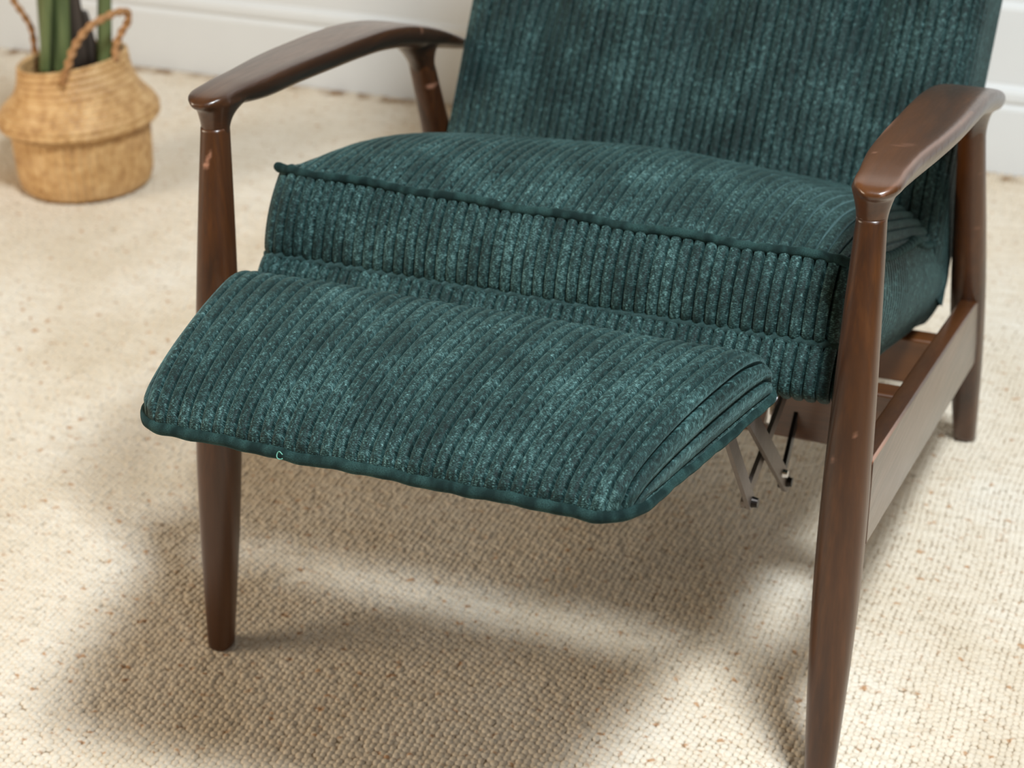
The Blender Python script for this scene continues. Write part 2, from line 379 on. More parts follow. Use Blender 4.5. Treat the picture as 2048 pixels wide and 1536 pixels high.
make_leg((.309, .4603, .4515), (.313, .633, 0), RT, spots=[((.32, .48, .40), (.004, .02, .003), .25), ((.32, .50, .33), (.005, .02, .003), .3)])

# armrests: flat-topped paddle whose underside swells into the sockets that take the legs
AY = [-.018, -.006, .03, .07, .14, .21, .27, .33, .38, .42, .46, .50, .545, .59]
AZ = [.5630, .5650, .5660, .5635, .5570, .5490, .5420, .5330, .5215, .5090, .4945, .4780, .4580, .4370]
AI = [.2945, .2885, .2845, .2805, .2785, .2780, .2780, .2785, .2795, .2810, .2840, .2880, .2935, .3010]
AO = [.3175, .3235, .3265, .3285, .3360, .3405, .3420, .3420, .3415, .3405, .3380, .3340, .3270, .3160]
AT = [.0105, .0135, .0210, .0260, .0270, .0275, .0280, .0285, .0285, .0280, .0260, .0215, .0160, .0090]
def arm_rings(ys):
    zt = interp(ys, AY, AZ); xi = interp(ys, AY, AI); xo = interp(ys, AY, AO); th = interp(ys, AY, AT)
    n = 64; a = np.linspace(0, 2*math.pi, n, endpoint=False); c, s = np.cos(a), np.sin(a)
    ex_t, ex_b = 5.0, 3.0
    X = np.sign(c)*np.abs(c)**(2/np.where(s >= 0, 7.0, 3.2)); Z = np.sign(s)*np.abs(s)**(2/np.where(s >= 0, 3.4, 3.0))
    R = np.zeros((len(ys), n, 3)); 
    hw = (xo-xi)/2; cx = (xo+xi)/2
    taper = np.where(Z < 0, 1+0.16*Z, 1.0)[None, :]
    R[:, :, 0] = cx[:, None] + hw[:, None]*X[None]*taper; R[:, :, 1] = ys[:, None]
    top = 0.32*th; bot = 0.68*th
    R[:, :, 2] = (zt-top)[:, None] + np.where(Z >= 0, top[:, None]*Z[None], bot[:, None]*Z[None])
    return R
def collar_rings(base, axis, length, r0, flare_f, flare_b, flare_x, p=2.6, slope=False):
    base = np.array(base); axis = np.array(axis)/np.linalg.norm(axis)
    ks = np.linspace(0, 1, 22); a = np.linspace(0, 2*math.pi, 40, endpoint=False); c, s = np.cos(a), np.sin(a)
    R = np.zeros((len(ks), 40, 3))
    for i, k in enumerate(ks):
        g = k**p
        rx = r0 + flare_x*k**2; rf = r0*1.1 + flare_f*g; rb = r0*1.1 + flare_b*g
        C0 = base + axis*length*k
        R[i, :, 0] = C0[0] + rx*c; R[i, :, 1] = C0[1] + np.where(s > 0, rb, rf)*s; R[i, :, 2] = C0[2]
        sag = np.where(s > 0, flare_b, flare_f)*np.abs(s)*g
        R[i, :, 2] += np.where(s > 0, -0.34 if slope else -0.22, 0.36 if slope else 0.06)*sag*k
    return R
def make_arm(sgn, spots, edge):
    ys = np.concatenate([np.linspace(-.0180, .02, 34), np.linspace(.025, .57, 110), np.linspace(.573, .59, 8)])
    R = arm_rings(np.clip(ys, AY[0], AY[-1])); R[:, :, 1] = ys[:, None]
    # round the nose
    for i, y in enumerate(ys):
        if y < -0.004:
            k = math.sqrt(max(0.0, 1-((-0.004-y)/0.0141)**2)); c = R[i].mean(0); R[i, :, 0] = c[0]+(R[i, :, 0]-c[0])*(0.45+0.55*k); R[i, :, 2] = c[2]+(R[i, :, 2]-c[2])*k**0.6
    pieces = [R, collar_rings((fx_t, .0035, .5235), (0, .05, 1), .034, .0123, .0045, .064, .0068),
              collar_rings((.309, .4645, .4405), (0, -.357, .934), .046, .0142, .040, .050, .0090, 2.6, True)]
    bm = bmesh.new()
    for Rg in pieces:
        Rg = Rg.copy(); 
        V, Fc = loft_closed(Rg); V[:, 0] *= sgn; vs = [bm.verts.new(v) for v in V]
        for f in Fc: bm.faces.new([vs[i] for i in f])
    bmesh.ops.recalc_face_normals(bm, faces=bm.faces[:])
    me = bpy.data.meshes.new('armrest'); bm.to_mesh(me); bm.free()
    tmp = bpy.data.objects.new('tmp', me); COL.objects.link(tmp)
    rm = tmp.modifiers.new('r', 'REMESH'); rm.mode = 'VOXEL'; rm.voxel_size = 0.0019; rm.use_smooth_shade = True
    sm_ = tmp.modifiers.new('s', 'SMOOTH'); sm_.factor = 0.5; sm_.iterations = 7
    dg = bpy.context.evaluated_depsgraph_get(); ev = tmp.evaluated_get(dg); m2 = bpy.data.meshes.new_from_object(ev)
    n = len(m2.vertices); co = np.empty(n*3, np.float32); m2.vertices.foreach_get('co', co); fl = []
    Fq = [tuple(p.vertices) for p in m2.polygons]
    bpy.data.objects.remove(tmp); bpy.data.meshes.remove(m2); bpy.data.meshes.remove(me)
    o = mk('armrest', co.reshape(-1, 3), Fq, M_WOOD_Y, chair); set_wear(o, spots, edge); return o
def edge_r(co):
    e = np.exp(-((co[:, 0]-.2805)/.0022)**2)*np.clip(1-np.abs(co[:, 1]-.155)/.05, 0, 1)*(co[:, 2] > .535)*0.55
    e2 = np.exp(-((co[:, 0]-interp(co[:, 1], AY, AO)+.004)/.0016)**2)*(co[:, 1] < .25)*(co[:, 2] > interp(co[:, 1], AY, AZ)-.004)*0.22
    return np.maximum(e, e2)
make_arm(1, [((.310, .10, .561), (.008, .006, .006), .12), ((.304, .093, .561), (.010, .0025, .006), .16), ((.289, .065, .563), (.0028, .004, .006), .25)], edge_r)
make_arm(-1, [((-.282, .405, .508), (.006, .006, .006), .30)], None)

# side rails and stretchers
def rrect(hw, hh, r, n=5):
    out = []
    for cx, cz, a0 in ((hw-r, hh-r, 0), (-hw+r, hh-r, math.pi/2), (-hw+r, -hh+r, math.pi), (hw-r, -hh+r, 1.5*math.pi)):
        out += [(cx+r*math.cos(a0+q), cz+r*math.sin(a0+q)) for q in np.linspace(0, math.pi/2, n)]
    return np.array(out)
def rail(sgn, spots):
    sec = rrect(.0100, .0425, .0028); ys = np.linspace(-.020, .553, 150)
    R = np.zeros((len(ys), len(sec), 3)); zc = .2790-.1742*(ys+.010)
    R[:, :, 0] = sgn*(.3152+sec[None, :, 0]); R[:, :, 1] = ys[:, None]; R[:, :, 2] = zc[:, None]+sec[None, :, 1]
    V, Fc = loft_closed(R); o = mk('side_rail', V, Fc, M_WOOD_Y, chair, smooth=False)
    o.data.polygons.foreach_set('use_smooth', np.array([len(p.vertices) == 4 for p in o.data.polygons])); set_wear(o, [], spots); return o
rail(1, lambda co: (co[:, 2] > .2790+.0405-.1742*(co[:, 1]+.010))*(co[:, 0] > .3228)*np.clip(1.25-(co[:, 1]+.012)/.12, 0, 1)*0.75)
rail(-1, None)
def stretcher(y0, y1, z0, z1):
    bm = bmesh.new(); box_bm(bm, (.626, y1-y0, z1-z0), Matrix.Translation((0, (y0+y1)/2, (z0+z1)/2)))
    o = from_bm('stretcher', bm, M_WOOD_X, chair, bevel=.003); set_wear(o, []); return o
stretcher(.195, .220, .206, .272)
stretcher(.415, .440, .172, .226)

# ------------------------------------------------------------------ corduroy upholstery
WALE = 0.0111
def ribbed(P, uc, amp=0.0040, wale=WALE, flip=False, s0=None, fade=None):
    """P (rows, cols, 3): displace along the normal with rounded wales; the wales run along the rows' direction.
       uc: across-distance for every vertex (rows, cols)"""
    du = np.gradient(P, axis=1); dv = np.gradient(P, axis=0)
    n = np.cross(du, dv); n /= np.linalg.norm(n, axis=2)[:, :, None]+1e-12
    if flip: n = -n
    ph = uc/wale - np.floor(uc/wale)
    x = np.abs(2*ph-1)                       # 0 on the crest, 1 in the groove
    h = np.sqrt(np.clip(1-.90*np.clip(x/.92, 0, 1)**2.5, 0, 1)) - 1.35*np.clip((x-.84)/.09, 0, 1)
    d = amp*h
    rid = np.floor(uc/wale)
    v = np.cumsum(np.linalg.norm(np.diff(P, axis=0, prepend=P[:1]), axis=2), axis=0)
    d = d*(1+0.10*np.sin(rid*12.9898))
    if fade is not None: d = d*fade
    Q = P + n*d[:, :, None]
    return Q, np.stack([uc, v], 2)
def arclen(P, axis=1):
    d = np.linalg.norm(np.diff(P, axis=axis), axis=2)
    s = np.concatenate([np.zeros((P.shape[0], 1)), np.cumsum(d, 1)], 1); return s - s[:, s.shape[1]//2][:, None]

# --- seat (local frame: origin on the front welt, e_y back along the cushion, e_z out of it)
TH = math.atan(0.387); EY = np.array([0, math.cos(TH), -math.sin(TH)]); EZ = np.array([0, math.sin(TH), math.cos(TH)]); SO = np.array([0, .072, .4695])
SHW = .279; SD = .545
def seat_pt(x, ly, lz):
    P = SO + np.asarray(ly)[..., None]*EY + np.asarray(lz)[..., None]*EZ
    P = P + np.asarray(x)[..., None]*np.array([1.0, 0, 0])
    # the cushion sags slightly towards its right corner
    drop = 0.0105*np.clip((np.asarray(x)+.285)/.57, 0, 1)*np.clip(1+np.asarray(lz)/.09, 0, 1)*np.clip(1-np.asarray(ly)/.35, 0, 1)
    P[..., 2] -= drop
    return P
def bow(x): return -0.013*(1-(np.asarray(x)/SHW)**2)
nx = 52*24+1
xs = np.linspace(-1, 1, nx)
seat = Acc()
ly = np.concatenate([[0], np.linspace(0.001, .12, 40), np.linspace(.126, .53, 44), [SD]])
U, Vv = np.meshgrid(xs, ly); Xs = SHW*U
g_v = 1-(1-np.clip(Vv/.20, 0, 1))**2.3
g_r = np.clip((SD-Vv)/.05, 0, 1)**.5
prof_u = (1-np.abs(U)**4.2)**.55
crown = .059 - .009*np.clip((Vv-.20)/.2, 0, 1)
LZ = crown*prof_u*g_v*g_r + .004*g_v*np.sin(Xs*17+1)*np.exp(-((Vv-.18)/.12)**2)*prof_u
LYs = Vv + bow(Xs)*np.clip(1-Vv/.25, 0, 1)
P = seat_pt(Xs, LYs, LZ); s_mid = arclen(P)[len(ly)//2]; Q, UV = ribbed(P, np.repeat(s_mid[None], len(ly), 0), flip=False, fade=1-.6*np.clip((np.abs(U)-.90)/.08, 0, 1)); seat.grid(Q, UV)
# front panel: welt -> lower seam -> bottom edge, with softened corners
rows = np.concatenate([np.linspace(0, 1, 26), 1+np.linspace(0.03, 1, 22)])
U, Rr = np.meshgrid(xs, rows); Xs = SHW*U
k1 = np.clip(Rr, 0, 1); k2 = np.clip(Rr-1, 0, 1)
LZ = -.081*k1 - .048*k2
LYf = -.0155*k1 - .010*k2 + bow(Xs)*(1-.45*k1) - .009*np.sin(math.pi*k1)**.8 - .007*np.sin(math.pi*k2)**.7
LYf += .0035*np.exp(-((Rr-1)/.05)**2)
rc = .022; cornerd = np.clip((np.abs(Xs)-(SHW-rc))/rc, 0, 1); LYf += .010*cornerd**2.2
LYf += .05*np.clip((k2-.86)/.14, 0, 1)**2 * .25
P = seat_pt(Xs, LYf, LZ); Q, UV = ribbed(P, Xs*1.04 + .004*WALE, flip=True); UV[..., 1] += .7; seat.grid(Q, UV, flip=True)
# sides
for sg in (-1, 1):
    lys = np.linspace(0, SD, 52*12+1); kz = np.linspace(0, 1, 24)
    A, K = np.meshgrid(lys, kz)
    depth = .129 - .036*np.clip(A/.45, 0, 1)
    LZ = -depth*K; LYs = A + (-.0255*K)*np.clip(1-A/.3, 0, 1) + .010*np.exp(-(A/.012)**2)
    bul = .013*np.sin(math.pi*np.clip(K, 0, 1))**.8*np.sin(math.pi*np.clip(A/SD*.96+.02, 0, 1))**.3 - .010*K**3 - .03*np.clip((A-(SD-.03))/.03, 0, 1)**2*(.3+.7*K)
    Xs = sg*(SHW + bul - .005*np.exp(-(A/.010)**2))
    P = seat_pt(Xs, LYs, LZ); Q, UV = ribbed(P, A, flip=(sg > 0), amp=.0022, wale=WALE); UV[..., 1] += 1.3*sg; seat.grid(Q, UV, flip=(sg > 0))
# back closure and underside
kz = np.linspace(0, 1, 6); A, K = np.meshgrid(np.linspace(-SHW+.028, SHW-.028, 20), kz); P = seat_pt(A, np.full_like(A, SD), -.096*K); seat.grid(P, np.stack([A, K*.1], 2))
A, K = np.meshgrid(np.linspace(-SHW+.028, SHW-.028, 20), np.linspace(-.02, SD-.01, 12)); P = seat_pt(A, K, -(.126-.034*np.clip(K/.45, 0, 1))); seat.grid(P, np.stack([A, K], 2), flip=True)
seat_o = seat.build('seat_cushion', M_CORD, chair)

def piping(name, path, rad, mat, parent, closed=False, twist=0.10, pitch=.016, seg=12, step=.0018):
    P = resample(path, step, closed); n = len(P); s = np.arange(n)*step
    R = tube_rings(P, rad, seg, closed)
    ang = np.arange(seg)/seg*2*math.pi
    w = 1 + twist*np.sin(2*math.pi*s[:, None]/pitch + ang[None]) + 0.02*np.sin(s*190)[:, None]+0.02*np.sin(s*83)[:, None]
    R = P[:, None, :] + (R-P[:, None, :])*np.clip(w, .75, 1.3)[..., None]
    uv = np.stack([np.repeat(s[:, None], seg, 1), np.repeat(ang[None]/(2*math.pi)*10, n, 0)], 2)
    V = R.reshape(-1, 3); Fc = grid_faces(n, seg, True)
    if closed:
        j = np.arange(seg); j2 = (j+1) % seg; Fc = np.vstack([Fc, np.stack([(n-1)*seg+j, (n-1)*seg+j2, j2, j], 1)])
    return mk(name, V, Fc, mat, parent, True, uv.reshape(-1, 2))
# welt round the top edge
xw = np.linspace(-SHW, SHW, 80); w_front = seat_pt(xw, bow(xw)-.003, 0.001+.0012*np.sin(xw*60))
yl = np.linspace(.012, SD, 60)
kink = .006*np.exp(-((yl-.30)/.03)**2)
w_r = seat_pt(np.full_like(yl, SHW+.002), yl, .002*np.sin(yl*30)+kink); w_l = seat_pt(np.full_like(yl, -SHW-.002), yl, .001*np.sin(yl*25))
piping('welt', np.vstack([w_l[::-1], w_front, w_r]), .0045, M_PIPE, seat_o, twist=.10)
# puckered lower seam
xw = np.linspace(-SHW+.001, SHW-.001, 160)
seam = seat_pt(xw, -.0155+bow(xw)*.55-.001+.010*np.clip((np.abs(xw)-(SHW-.022))/.022, 0, 1)**2.2, -.081+.0008*np.sin(xw*2*math.pi/.0222)+.0008*np.sin(xw*311))
piping('seam', seam, .0036, M_CORD, seat_o, twist=.20, pitch=.0111)

# --- backrest
back = Acc()
BY0, BZ0, SL = .480, .400, .66
BD = np.array([0, SL, 1.0])/math.hypot(SL, 1.0); BN = np.array([0, -1.0, SL])/math.hypot(SL, 1.0)   # up the back / out of its face
BO = np.array([0, .480, .400]) - BD*.13
BHW, BR, BTH = .286, .030, .125
# cross-section path from rear-left edge round the front to the rear-right edge
sec = []
for a in np.linspace(0, 1, 60): sec.append((-BHW, -BTH + a*(BTH-BR)))
for a in np.linspace(0, math.pi/2, 24)[1:]: sec.append((-BHW+BR-BR*math.cos(a), -BR+BR*math.sin(a)))
for x in np.linspace(-BHW+BR, BHW-BR, 240)[1:-1]: sec.append((x, 0.012*(1-(x/(BHW-BR))**2)))
sec += [(-p[0], p[1]) for p in sec[:83][::-1]]
sec = np.array(sec); sd = np.concatenate([[0], np.cumsum(np.linalg.norm(np.diff(sec, axis=0), axis=1))])
m = int(sd[-1]/WALE*20); s_ = np.linspace(0, sd[-1], m); sx = np.interp(s_, sd, sec[:, 0]); so = np.interp(s_, sd, sec[:, 1])
ls = np.linspace(0, .78, 100)
S_, L_ = np.meshgrid(s_-sd[-1]/2, ls); SX = np.repeat(sx[None], len(ls), 0); SOF = np.repeat(so[None], len(ls), 0)
BUT = .315      # height of the first row of buttons (above the frame)
dent = np.zeros_like(SX)
for bx in (-.195, -.012, .172):
    dl = np.clip(BUT-L_, 0, None)
    dent -= .024*np.exp(-((SX-bx)/(.020+.16*dl))**2)*np.exp(-(L_-BUT)**2/(2*.055**2))
    dent -= .012*np.exp(-((SX-bx-.012)/(.016+.05*dl))**2)*np.exp(-np.abs(L_-BUT)/.12)
    for q, am in ((-.055, .006), (.048, .007), (-.028, .004), (.09, .005)):
        dent -= am*np.exp(-((SX-bx-q*(1-.2*dl))/.010)**2)*np.exp(-np.abs(L_-BUT)/.10)
face = np.clip((SOF+.03)/.03, 0, 1)
SOF2 = SOF + dent*face + .006*np.sin(L_*9)*face
P = BO + L_[..., None]*BD + SOF2[..., None]*BN; P[..., 0] = SX*(1+.05*np.clip(L_-.13, 0, .6))
Q, UV = ribbed(P, S_, flip=False, amp=.0034); back.grid(Q, UV)
# rear closure, top
A, K = np.meshgrid(np.linspace(-BHW, BHW, 12), np.linspace(0, .78, 8)); Pq = BO + K[..., None]*BD + (-BTH)*BN; Pq[..., 0] = A*(1+.05*np.clip(K-.13, 0, .6)); back.grid(Pq, np.stack([A, K], 2), flip=True)
tp = np.stack([P[-1], BO + .80*BD - .06*BN + P[-1]*np.array([.9, 0, 0])]); back.grid(tp, np.zeros(tp.shape[:2]+(2,)))
back.build('backrest', M_CORD3, chair)

# --- footrest: domed pad on a tapering board
FR = dict(yr=-.040, yf=-.312, zr=.394, zf=.4120, hr=.258, hf=.207, H=.0450, R=.125)
def fr_halfwidth(y): return FR['hr'] + (FR['hf']-FR['hr'])*(y-FR['yr'])/(FR['yf']-FR['yr'])
def fr_base(y): return FR['zr'] + (FR['zf']-FR['zr'])*(y-FR['yr'])/(FR['yf']-FR['yr'])
# rounded outline polygon
def rounded(poly, rads, n=14):
    out = []
    k = len(poly)
    for i in range(k):
        p0, p1, p2 = (np.array(poly[(i+d) % k], float) for d in (-1, 0, 1))
        a = (p0-p1)/np.linalg.norm(p0-p1); b = (p2-p1)/np.linalg.norm(p2-p1)
        th = math.acos(np.clip(a@b, -1, 1)); t = rads[i]/math.tan(th/2); c = p1 + (a+b)/np.linalg.norm(a+b)*rads[i]/math.sin(th/2)
        s, e = p1+a*t, p1+b*t; a0 = math.atan2(*(s-c)[::-1]); a1 = math.atan2(*(e-c)[::-1])
        d = (a1-a0+math.pi) % (2*math.pi)-math.pi
        out += [c + rads[i]*np.array([math.cos(a0+d*q), math.sin(a0+d*q)]) for q in np.linspace(0, 1, n)]
    return np.array(out)
outline = rounded([(-FR['hr'], FR['yr']), (-FR['hr'], FR['yf']), (FR['hr'], FR['yf']), (FR['hr'], FR['yr'])], [.032, .034, .034, .032])
dense = resample(np.c_[outline, np.zeros(len(outline))], .002, True)[:, :2]
xmax = dense[:, 0].max()
xsamp = xmax*np.sin(np.linspace(-1, 1, 4001)*math.pi/2)
# outline y range for each x
front_y = np.full(4001, np.nan); rear_y = np.full(4001, np.nan)
seg_a = dense; seg_b = np.roll(dense, -1, 0)
def yrange(x):
    a, b = seg_a[:, 0], seg_b[:, 0]; hit = ((a-x)*(b-x) <= 0) & (np.abs(a-b) > 1e-9)
    t = (x-a[hit])/(b[hit]-a[hit]); yy = seg_a[hit, 1]+t*(seg_b[hit, 1]-seg_a[hit, 1])
    return yy.min(), yy.max()
# x stations spaced evenly in arc length over the crown at mid depth
xx = np.linspace(-xmax*.9995, xmax*.9995, 1500)
def dist_edge(x, y):
    pts = np.stack([x, y], -1).reshape(-1, 1, 2); a = outline[None]; ab = np.roll(outline, -1, 0)[None]-a; L2 = (ab**2).sum(-1)+1e-12
    out = np.empty(len(pts))
    for i in range(0, len(pts), 4000):
        ap = pts[i:i+4000]-a; t = np.clip((ap*ab).sum(-1)/L2, 0, 1); out[i:i+4000] = np.sqrt(((ap-t[..., None]*ab)**2).sum(-1)).min(1)
    return out.reshape(np.shape(x))
def fr_h(x, y):
    # product of two soft crowns: one across, one front to rear
    hw = FR['hr']
    ax = np.clip(1-np.abs(x)/hw, 0, 1); cx_ = (1-(1-np.clip(ax/.10, 0, 1))**2.1)
    ym = np.clip((FR['yr']-y)/(FR['yr']-FR['yf']), 0, 1)
    tf = np.clip((ym-.32)/.68, 0, 1); tr_ = np.clip((.32-ym)/.32, 0, 1)
    cy_ = np.where(ym > .32, (1-tf**2.3)**1.15, (1-tr_**2.6))
    return FR['H']*np.clip(cx_, 0, 1)**.5*np.clip(cy_, 0, 1)**.46
ymid = (FR['yr']+FR['yf'])/2
hh = fr_h(xx, np.full_like(xx, ymid)); sl = np.concatenate([[0], np.cumsum(np.hypot(np.diff(xx), np.diff(hh)))]); sl -= sl[len(sl)//2]
FW = .0130
ncol = int((sl[-1]-sl[0])/FW*24)+1
sc_ = np.linspace(sl[0], sl[-1], ncol); xc = np.interp(sc_, sl, xx)
nrow = 110
tt = 0.5-0.5*np.cos(np.linspace(0, 1, nrow)*math.pi)
YR = np.array([yrange(x) for x in xc])
Xg = np.repeat(xc[None], nrow, 0); Yg = YR[None, :, 1] + tt[:, None]*(YR[:, 0]-YR[:, 1])[None]
de = dist_edge(Xg, Yg); lift = np.clip(de/.014, 0, 1)
Hh = fr_h(Xg, Yg)*np.sqrt(np.clip(1-(1-lift)**2, 0, 1))
Hh = np.maximum(Hh, .011*np.sqrt(np.clip(1-(1-np.clip(de/.010, 0, 1))**2, 0, 1)))
Zg = fr_base(Yg) - .006 + Hh
fr_shift = lambda y: -.007*(y-FR['yf'])/(FR['yr']-FR['yf'])
P = np.stack([Xg*fr_halfwidth(Yg)/FR['hr']+fr_shift(Yg), Yg, Zg], -1)
fade = np.clip(de/.005, 0.0, 1)
Q, UV = ribbed(P, np.repeat(sc_[None], nrow, 0), amp=.0042, wale=FW, flip=True, fade=fade)
foot = Acc(); foot.grid(Q, UV, flip=True)
foot_o = foot.build('footrest', M_CORD2, chair)
# board and dust cloth below
outline = outline.copy(); outline[:, 0] *= fr_halfwidth(outline[:, 1])/FR['hr']
nb = len(outline); zb = fr_base(outline[:, 1])
V = np.vstack([np.c_[outline*[.93, .86]+[0, -.025], zb-.004], np.c_[outline*[.93, .86]+[0, -.025], zb-.014]])
Fc = [(i, (i+1) % nb, nb+(i+1) % nb, nb+i) for i in range(nb)] + [tuple(range(nb, 2*nb))]
mk('footrest_board', V, Fc, M_BLACKCLOTH, foot_o, smooth=False)
po = dense*[.994, 1.0]; po[:, 0] = po[:, 0]*fr_halfwidth(po[:, 1])/FR['hr']+fr_shift(po[:, 1]); wob = .0004*np.sin(np.arange(len(po))*.21)+.0005*np.sin(np.arange(len(po))*.077)
sag = -.0010*np.exp(-(((po[:, 0]+.055)/.02)**2))*(po[:, 1] < FR['yf']+.02)
piping('piping', np.c_[po, fr_base(po[:, 1])-.0060+wob+sag], .0050, M_PIPE, foot_o, closed=True, twist=.05, pitch=.024)
th = [(-.0705+.003*math.cos(a), FR['yf']-.008-.001*math.sin(2*a), .4085+.0032*math.sin(a)) for a in np.linspace(.6, 5.2, 16)]
piping('loose_thread', th, .0004, M_THREAD, foot_o, seg=6, step=.0004)

# --- footrest linkage (both sides)
def bar(name, a, b, wid, thick, mat, parent, ext=.007):
    a = Vector(a); b = Vector(b); d = (b-a).normalized(); xax = Vector((1, 0, 0)); n = d.cross(xax).normalized()
    bm = bmesh.new(); Lb = (b-a).length
    ring = []
    for q in np.linspace(-math.pi/2, math.pi/2, 8): ring.append((Lb+math.cos(q)*wid/2, math.sin(q)*wid/2))
    for q in np.linspace(math.pi/2, 3*math.pi/2, 8): ring.append((math.cos(q)*wid/2, math.sin(q)*wid/2))
    lo = [bm.verts.new(a + d*u + n*v - xax*thick/2) for u, v in ring]; hi = [bm.verts.new(a + d*u + n*v + xax*thick/2) for u, v in ring]
    bm.faces.new(lo[::-1]); bm.faces.new(hi); k = len(ring)
    for i in range(k): bm.faces.new((lo[i], lo[(i+1) % k], hi[(i+1) % k], hi[i]))
    return from_bm(name, bm, mat, parent)
def rivet(p, r, w, mat, parent):
    bm = bmesh.new(); bmesh.ops.create_cone(bm, cap_ends=True, segments=16, radius1=r, radius2=r*.8, depth=w, matrix=Matrix.Translation(p) @ Matrix.Rotation(math.pi/2, 4, 'Y'))
    return from_bm('rivet', bm, mat, parent, smooth=False)
for sg in (1, -1):
    x = sg*.210
    A0, A1 = (x, -.095, .392), (x, .0226, .2335); B0, B1 = (x+sg*.002, -.05, .384), (x+sg*.002, .150, .1825)
    la = bar('link_arm', A0, A1, .015, .004, M_STEEL, chair); rivet((x+sg*.004, A1[1], A1[2]), .0055, .007, M_DARKSTEEL, la); rivet((x-sg*.005, A1[1], A1[2]), .0055, .005, M_DARKSTEEL, la)
    lb = bar('link_arm', B0, B1, .018, .004, M_STEEL, chair); rivet((x+sg*.006, .1275, .2060), .0045, .005, M_CHROME, lb); rivet((x+sg*.006, B1[1]-.004, B1[2]+.004), .0055, .006, M_DARKSTEEL, lb)
    lc = bar('link_arm', (x-sg*.005, A1[1], A1[2]), (x-sg*.005, .170, .285), .014, .004, M_STEEL, chair)
    ld = bar('link_arm', (x-sg*.003, B1[1], B1[2]), (x-sg*.003, .255, .290), .012, .004, M_DARKSTEEL, chair)
    bm = bmesh.new(); p0, p1 = Vector((x-sg*.010, .118, .262)), Vector((x-sg*.010, .165, .310)); d = p1-p0
    bmesh.ops.create_cone(bm, cap_ends=True, segments=18, radius1=.005, radius2=.005, depth=d.length, matrix=Matrix.Translation((p0+p1)/2) @ d.to_track_quat('Z', 'Y').to_matrix().to_4x4())
    from_bm('spring_rod', bm, M_CHROME, chair, smooth=True)
    bm = bmesh.new(); box_bm(bm, (.006, .17, .045), Matrix.Translation((x-sg*.018, .215, .272)) @ Matrix.Rotation(-TH, 4, 'X')); from_bm('mechanism_plate', bm, M_DARKSTEEL, chair, bevel=.001)

# ------------------------------------------------------------------ basket and plant
BX, BYc = -1.150, 0.964
basket = empty('seagrass_basket', (BX, BYc, 0)); tag(basket, 'golden woven seagrass belly basket with rope handles standing by the wall', 'basket')
bp = [(.004, .0), (.060, .0), (.090, .001), (.099, .008), (.1035, .025), (.1045, .05), (.1055, .08), (.106, .100), (.1085, .106), (.1155, .106), (.1215, .111), (.1235, .119), (.1215, .128),
      (.113, .138), (.103, .148), (.094, .160), (.088, .174), (.0845, .190), (.083, .208), (.0815, .2105), (.079, .209), (.080, .19), (.083, .170), (.088, .150)]
bp = np.array(bp); d = np.concatenate([[0], np.cumsum(np.linalg.norm(np.diff(bp, axis=0), axis=1))])
nb = 190; s = np.linspace(0, d[-1], nb); br = np.interp(s, d, bp[:, 0]); bz = np.interp(s, d, bp[:, 1])
for _ in range(3):
    br[1:-1] = .25*br[:-2]+.5*br[1:-1]+.25*br[2:]; bz[1:-1] = .25*bz[:-2]+.5*bz[1:-1]+.25*bz[2:]
na = 300; a = np.linspace(0, 2*math.pi, na, endpoint=False)
row = s/.0105; rowi = np.floor(row); up_half = s > np.interp(.112, [0, 1], [0, 1])*0 + d[10]
bumpv = np.zeros((nb, na))
plait = .0036*np.abs(np.sin(math.pi*row))[:, None]*(.55+.45*np.abs(np.sin(a[None]*23 + (rowi % 2)[:, None]*math.pi/2)))
strand = .0024*np.abs(np.sin(a[None]*26 + .25*np.sin(s[:, None]*90)))*(.75+.25*np.abs(np.sin(math.pi*row))[:, None])
bumpv = np.where(up_half[:, None], plait, strand)*np.clip(br/.06, 0, 1)[:, None]
wv = 1+.012*np.sin(2*a+.5)+.008*np.sin(3*a)
tn = np.stack([np.gradient(br), np.gradient(bz)], 1); tn /= np.linalg.norm(tn, axis=1)[:, None]; nr_, nz_ = tn[:, 1], -tn[:, 0]
Rr = (br[:, None]*wv[None] + bumpv*nr_[:, None]); Zz = bz[:, None] + bumpv*nz_[:, None] + .010*np.cos(a[None]-.2)*(np.clip(bz/.2, 0, 1)**2)[:, None]
P = np.stack([BX + Rr*np.cos(a), BYc + Rr*np.sin(a), Zz + .0008], -1)
mk('basket_body', P.reshape(-1, 3), grid_faces(nb, na, True), M_STRAW, basket)
def smooth_path(pts, n=60):
    pts = np.array(pts, float); d = np.concatenate([[0], np.cumsum(np.linalg.norm(np.diff(pts, axis=0), axis=1))]); t = np.linspace(0, d[-1], n)
    return np.stack([interp(t, d, pts[:, k]) for k in range(3)], 1)
def rope(name, pts, rad, parent):
    P = resample(smooth_path(pts), .0015); n = len(P); seg = 12
    R = tube_rings(P, rad, seg); ang = np.arange(seg)/seg*2*math.pi; s = np.arange(n)*.0015
    w = 1 + .28*np.cos(2*(ang[None] - 2*math.pi*s[:, None]/.034)) + .08*np.sin(s[:, None]*400)
    R = P[:, None]+(R-P[:, None])*w[..., None]
    return mk(name, *loft_closed(R), M_ROPE, parent)
rope('handle', [(-1.1083, 0.8770, 0.2005), (-1.0928, 0.8740, 0.2315), (-1.0817, 0.8820, 0.2598), (-1.0633, 0.8970, 0.2859), (-1.0515, 0.9170, 0.2944), (-1.0407, 0.9420, 0.2983), (-1.0382, 0.9620, 0.2937), (-1.0439, 0.9720, 0.2778), (-1.0614, 0.9720, 0.2523), (-1.0679, 0.9670, 0.2333), (-1.0638, 0.9570, 0.2153)], .0052, basket)
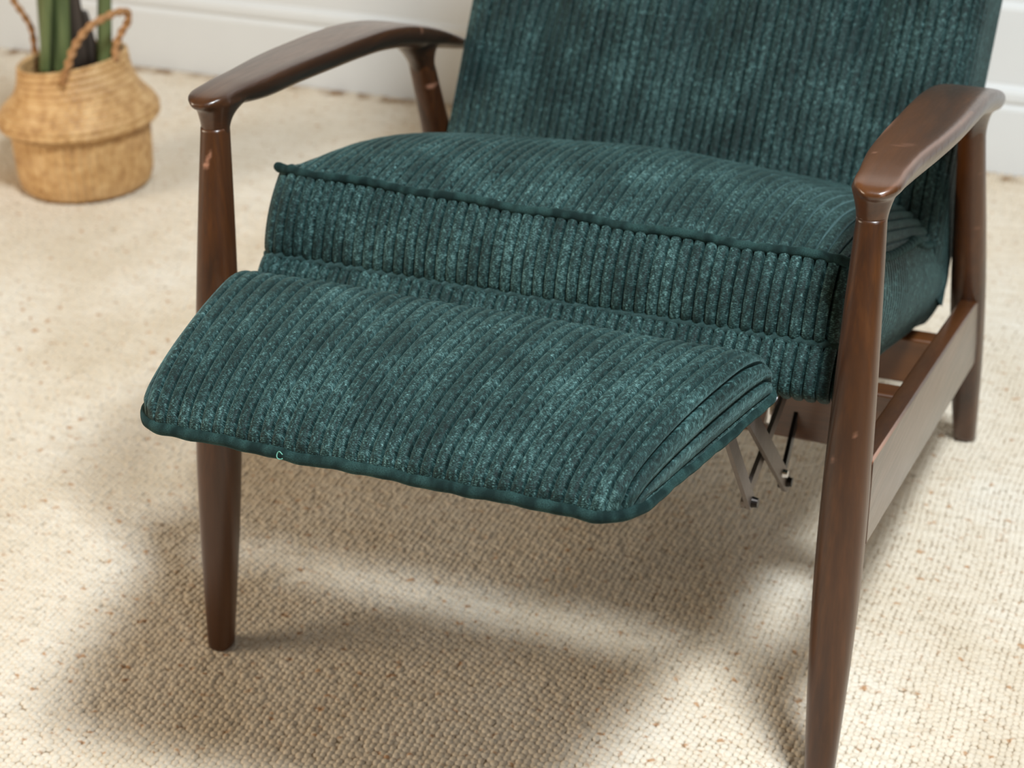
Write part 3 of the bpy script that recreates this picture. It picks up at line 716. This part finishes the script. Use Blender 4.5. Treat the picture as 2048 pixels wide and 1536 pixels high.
rope('handle', [(-1.2473, 1.0020, 0.1908), (-1.2536, 1.0120, 0.2078), (-1.2592, 1.0170, 0.2304), (-1.2673, 1.0120, 0.2531), (-1.2742, 1.0020, 0.2779), (-1.2730, 1.0020, 0.3021), (-1.2580, 1.0120, 0.3169), (-1.2404, 1.0270, 0.2985), (-1.2402, 1.0320, 0.2485), (-1.2448, 1.0270, 0.1834)], .0046, basket)

plant = empty('potted_plant', (BX, BYc, .012)); tag(plant, 'upright broad-leaved green plant growing out of the woven basket', 'plant')
bm = bmesh.new(); bmesh.ops.create_cone(bm, cap_ends=True, segments=40, radius1=.066, radius2=.072, depth=.118, matrix=Matrix.Translation((BX, BYc, .071))); from_bm('nursery_pot', bm, plain_mat('black_pot', (.02, .018, .016), .5), plant, smooth=False)
bm = bmesh.new(); bmesh.ops.create_cone(bm, cap_ends=True, segments=40, radius1=.069, radius2=.060, depth=.010, matrix=Matrix.Translation((BX, BYc, .134))); from_bm('soil', bm, M_SOIL, plant, smooth=False)
def leaf(base, top, wid0, wid1, bend, mat, fold=.35, yaw=0.0):
    base = np.array(base, float); top = np.array(top, float); n, mm = 30, 13
    t = np.linspace(0, 1, n); C0 = base[None]*(1-t)[:, None]+top[None]*t[:, None] + np.outer(t**2*(1-t)*4, bend)
    w = (wid0+(wid1-wid0)*t)*np.clip(1.04-t, 0, 1)**.28
    u = np.linspace(-1, 1, mm); ax = np.array([math.cos(yaw), math.sin(yaw), 0]); ay = np.array([-math.sin(yaw), math.cos(yaw), 0])
    F_ = C0[:, None] + (w[:, None]*u[None])[..., None]*ax + (fold*w[:, None]*(u[None]**2))[..., None]*ay
    B_ = F_ + (-.0035*(1-u[None]**2)*np.ones((n, 1)))[..., None]*ay
    R = np.concatenate([F_, B_[:, 1:-1][:, ::-1]], 1)
    return mk('leaf', *loft_closed(R), mat, plant)
leaf((-1.1900, 0.9520, 0.1800), (-1.1782, 0.9820, 0.5439), .022, .036, (-.005, 0, 0), M_LEAF, yaw=-.2)
leaf((-1.1901, 0.9370, 0.1847), (-1.1130, 0.9220, 0.5386), .016, .022, (.0, 0, 0), M_LEAF, yaw=-.5)
leaf((-1.1637, 0.9420, 0.1862), (-1.1246, 0.9520, 0.5172), .021, .020, (.0, 0, 0), M_LEAF, yaw=-.1)
leaf((-1.1575, 0.9720, 0.1774), (-1.1381, 0.9820, 0.4205), .027, .009, (-.006, 0, 0), M_LEAF2, yaw=-.2, fold=.6)
leaf((-1.1111, 0.9820, 0.1795), (-1.0716, 1.0020, 0.5686), .018, .019, (0, 0, 0), M_LEAF, yaw=-.3)
leaf((-1.1546, 1.0020, 0.1682), (-1.1504, 1.0120, 0.2713), .030, .012, (0, 0, 0), M_LEAF2, yaw=-.3, fold=.5)
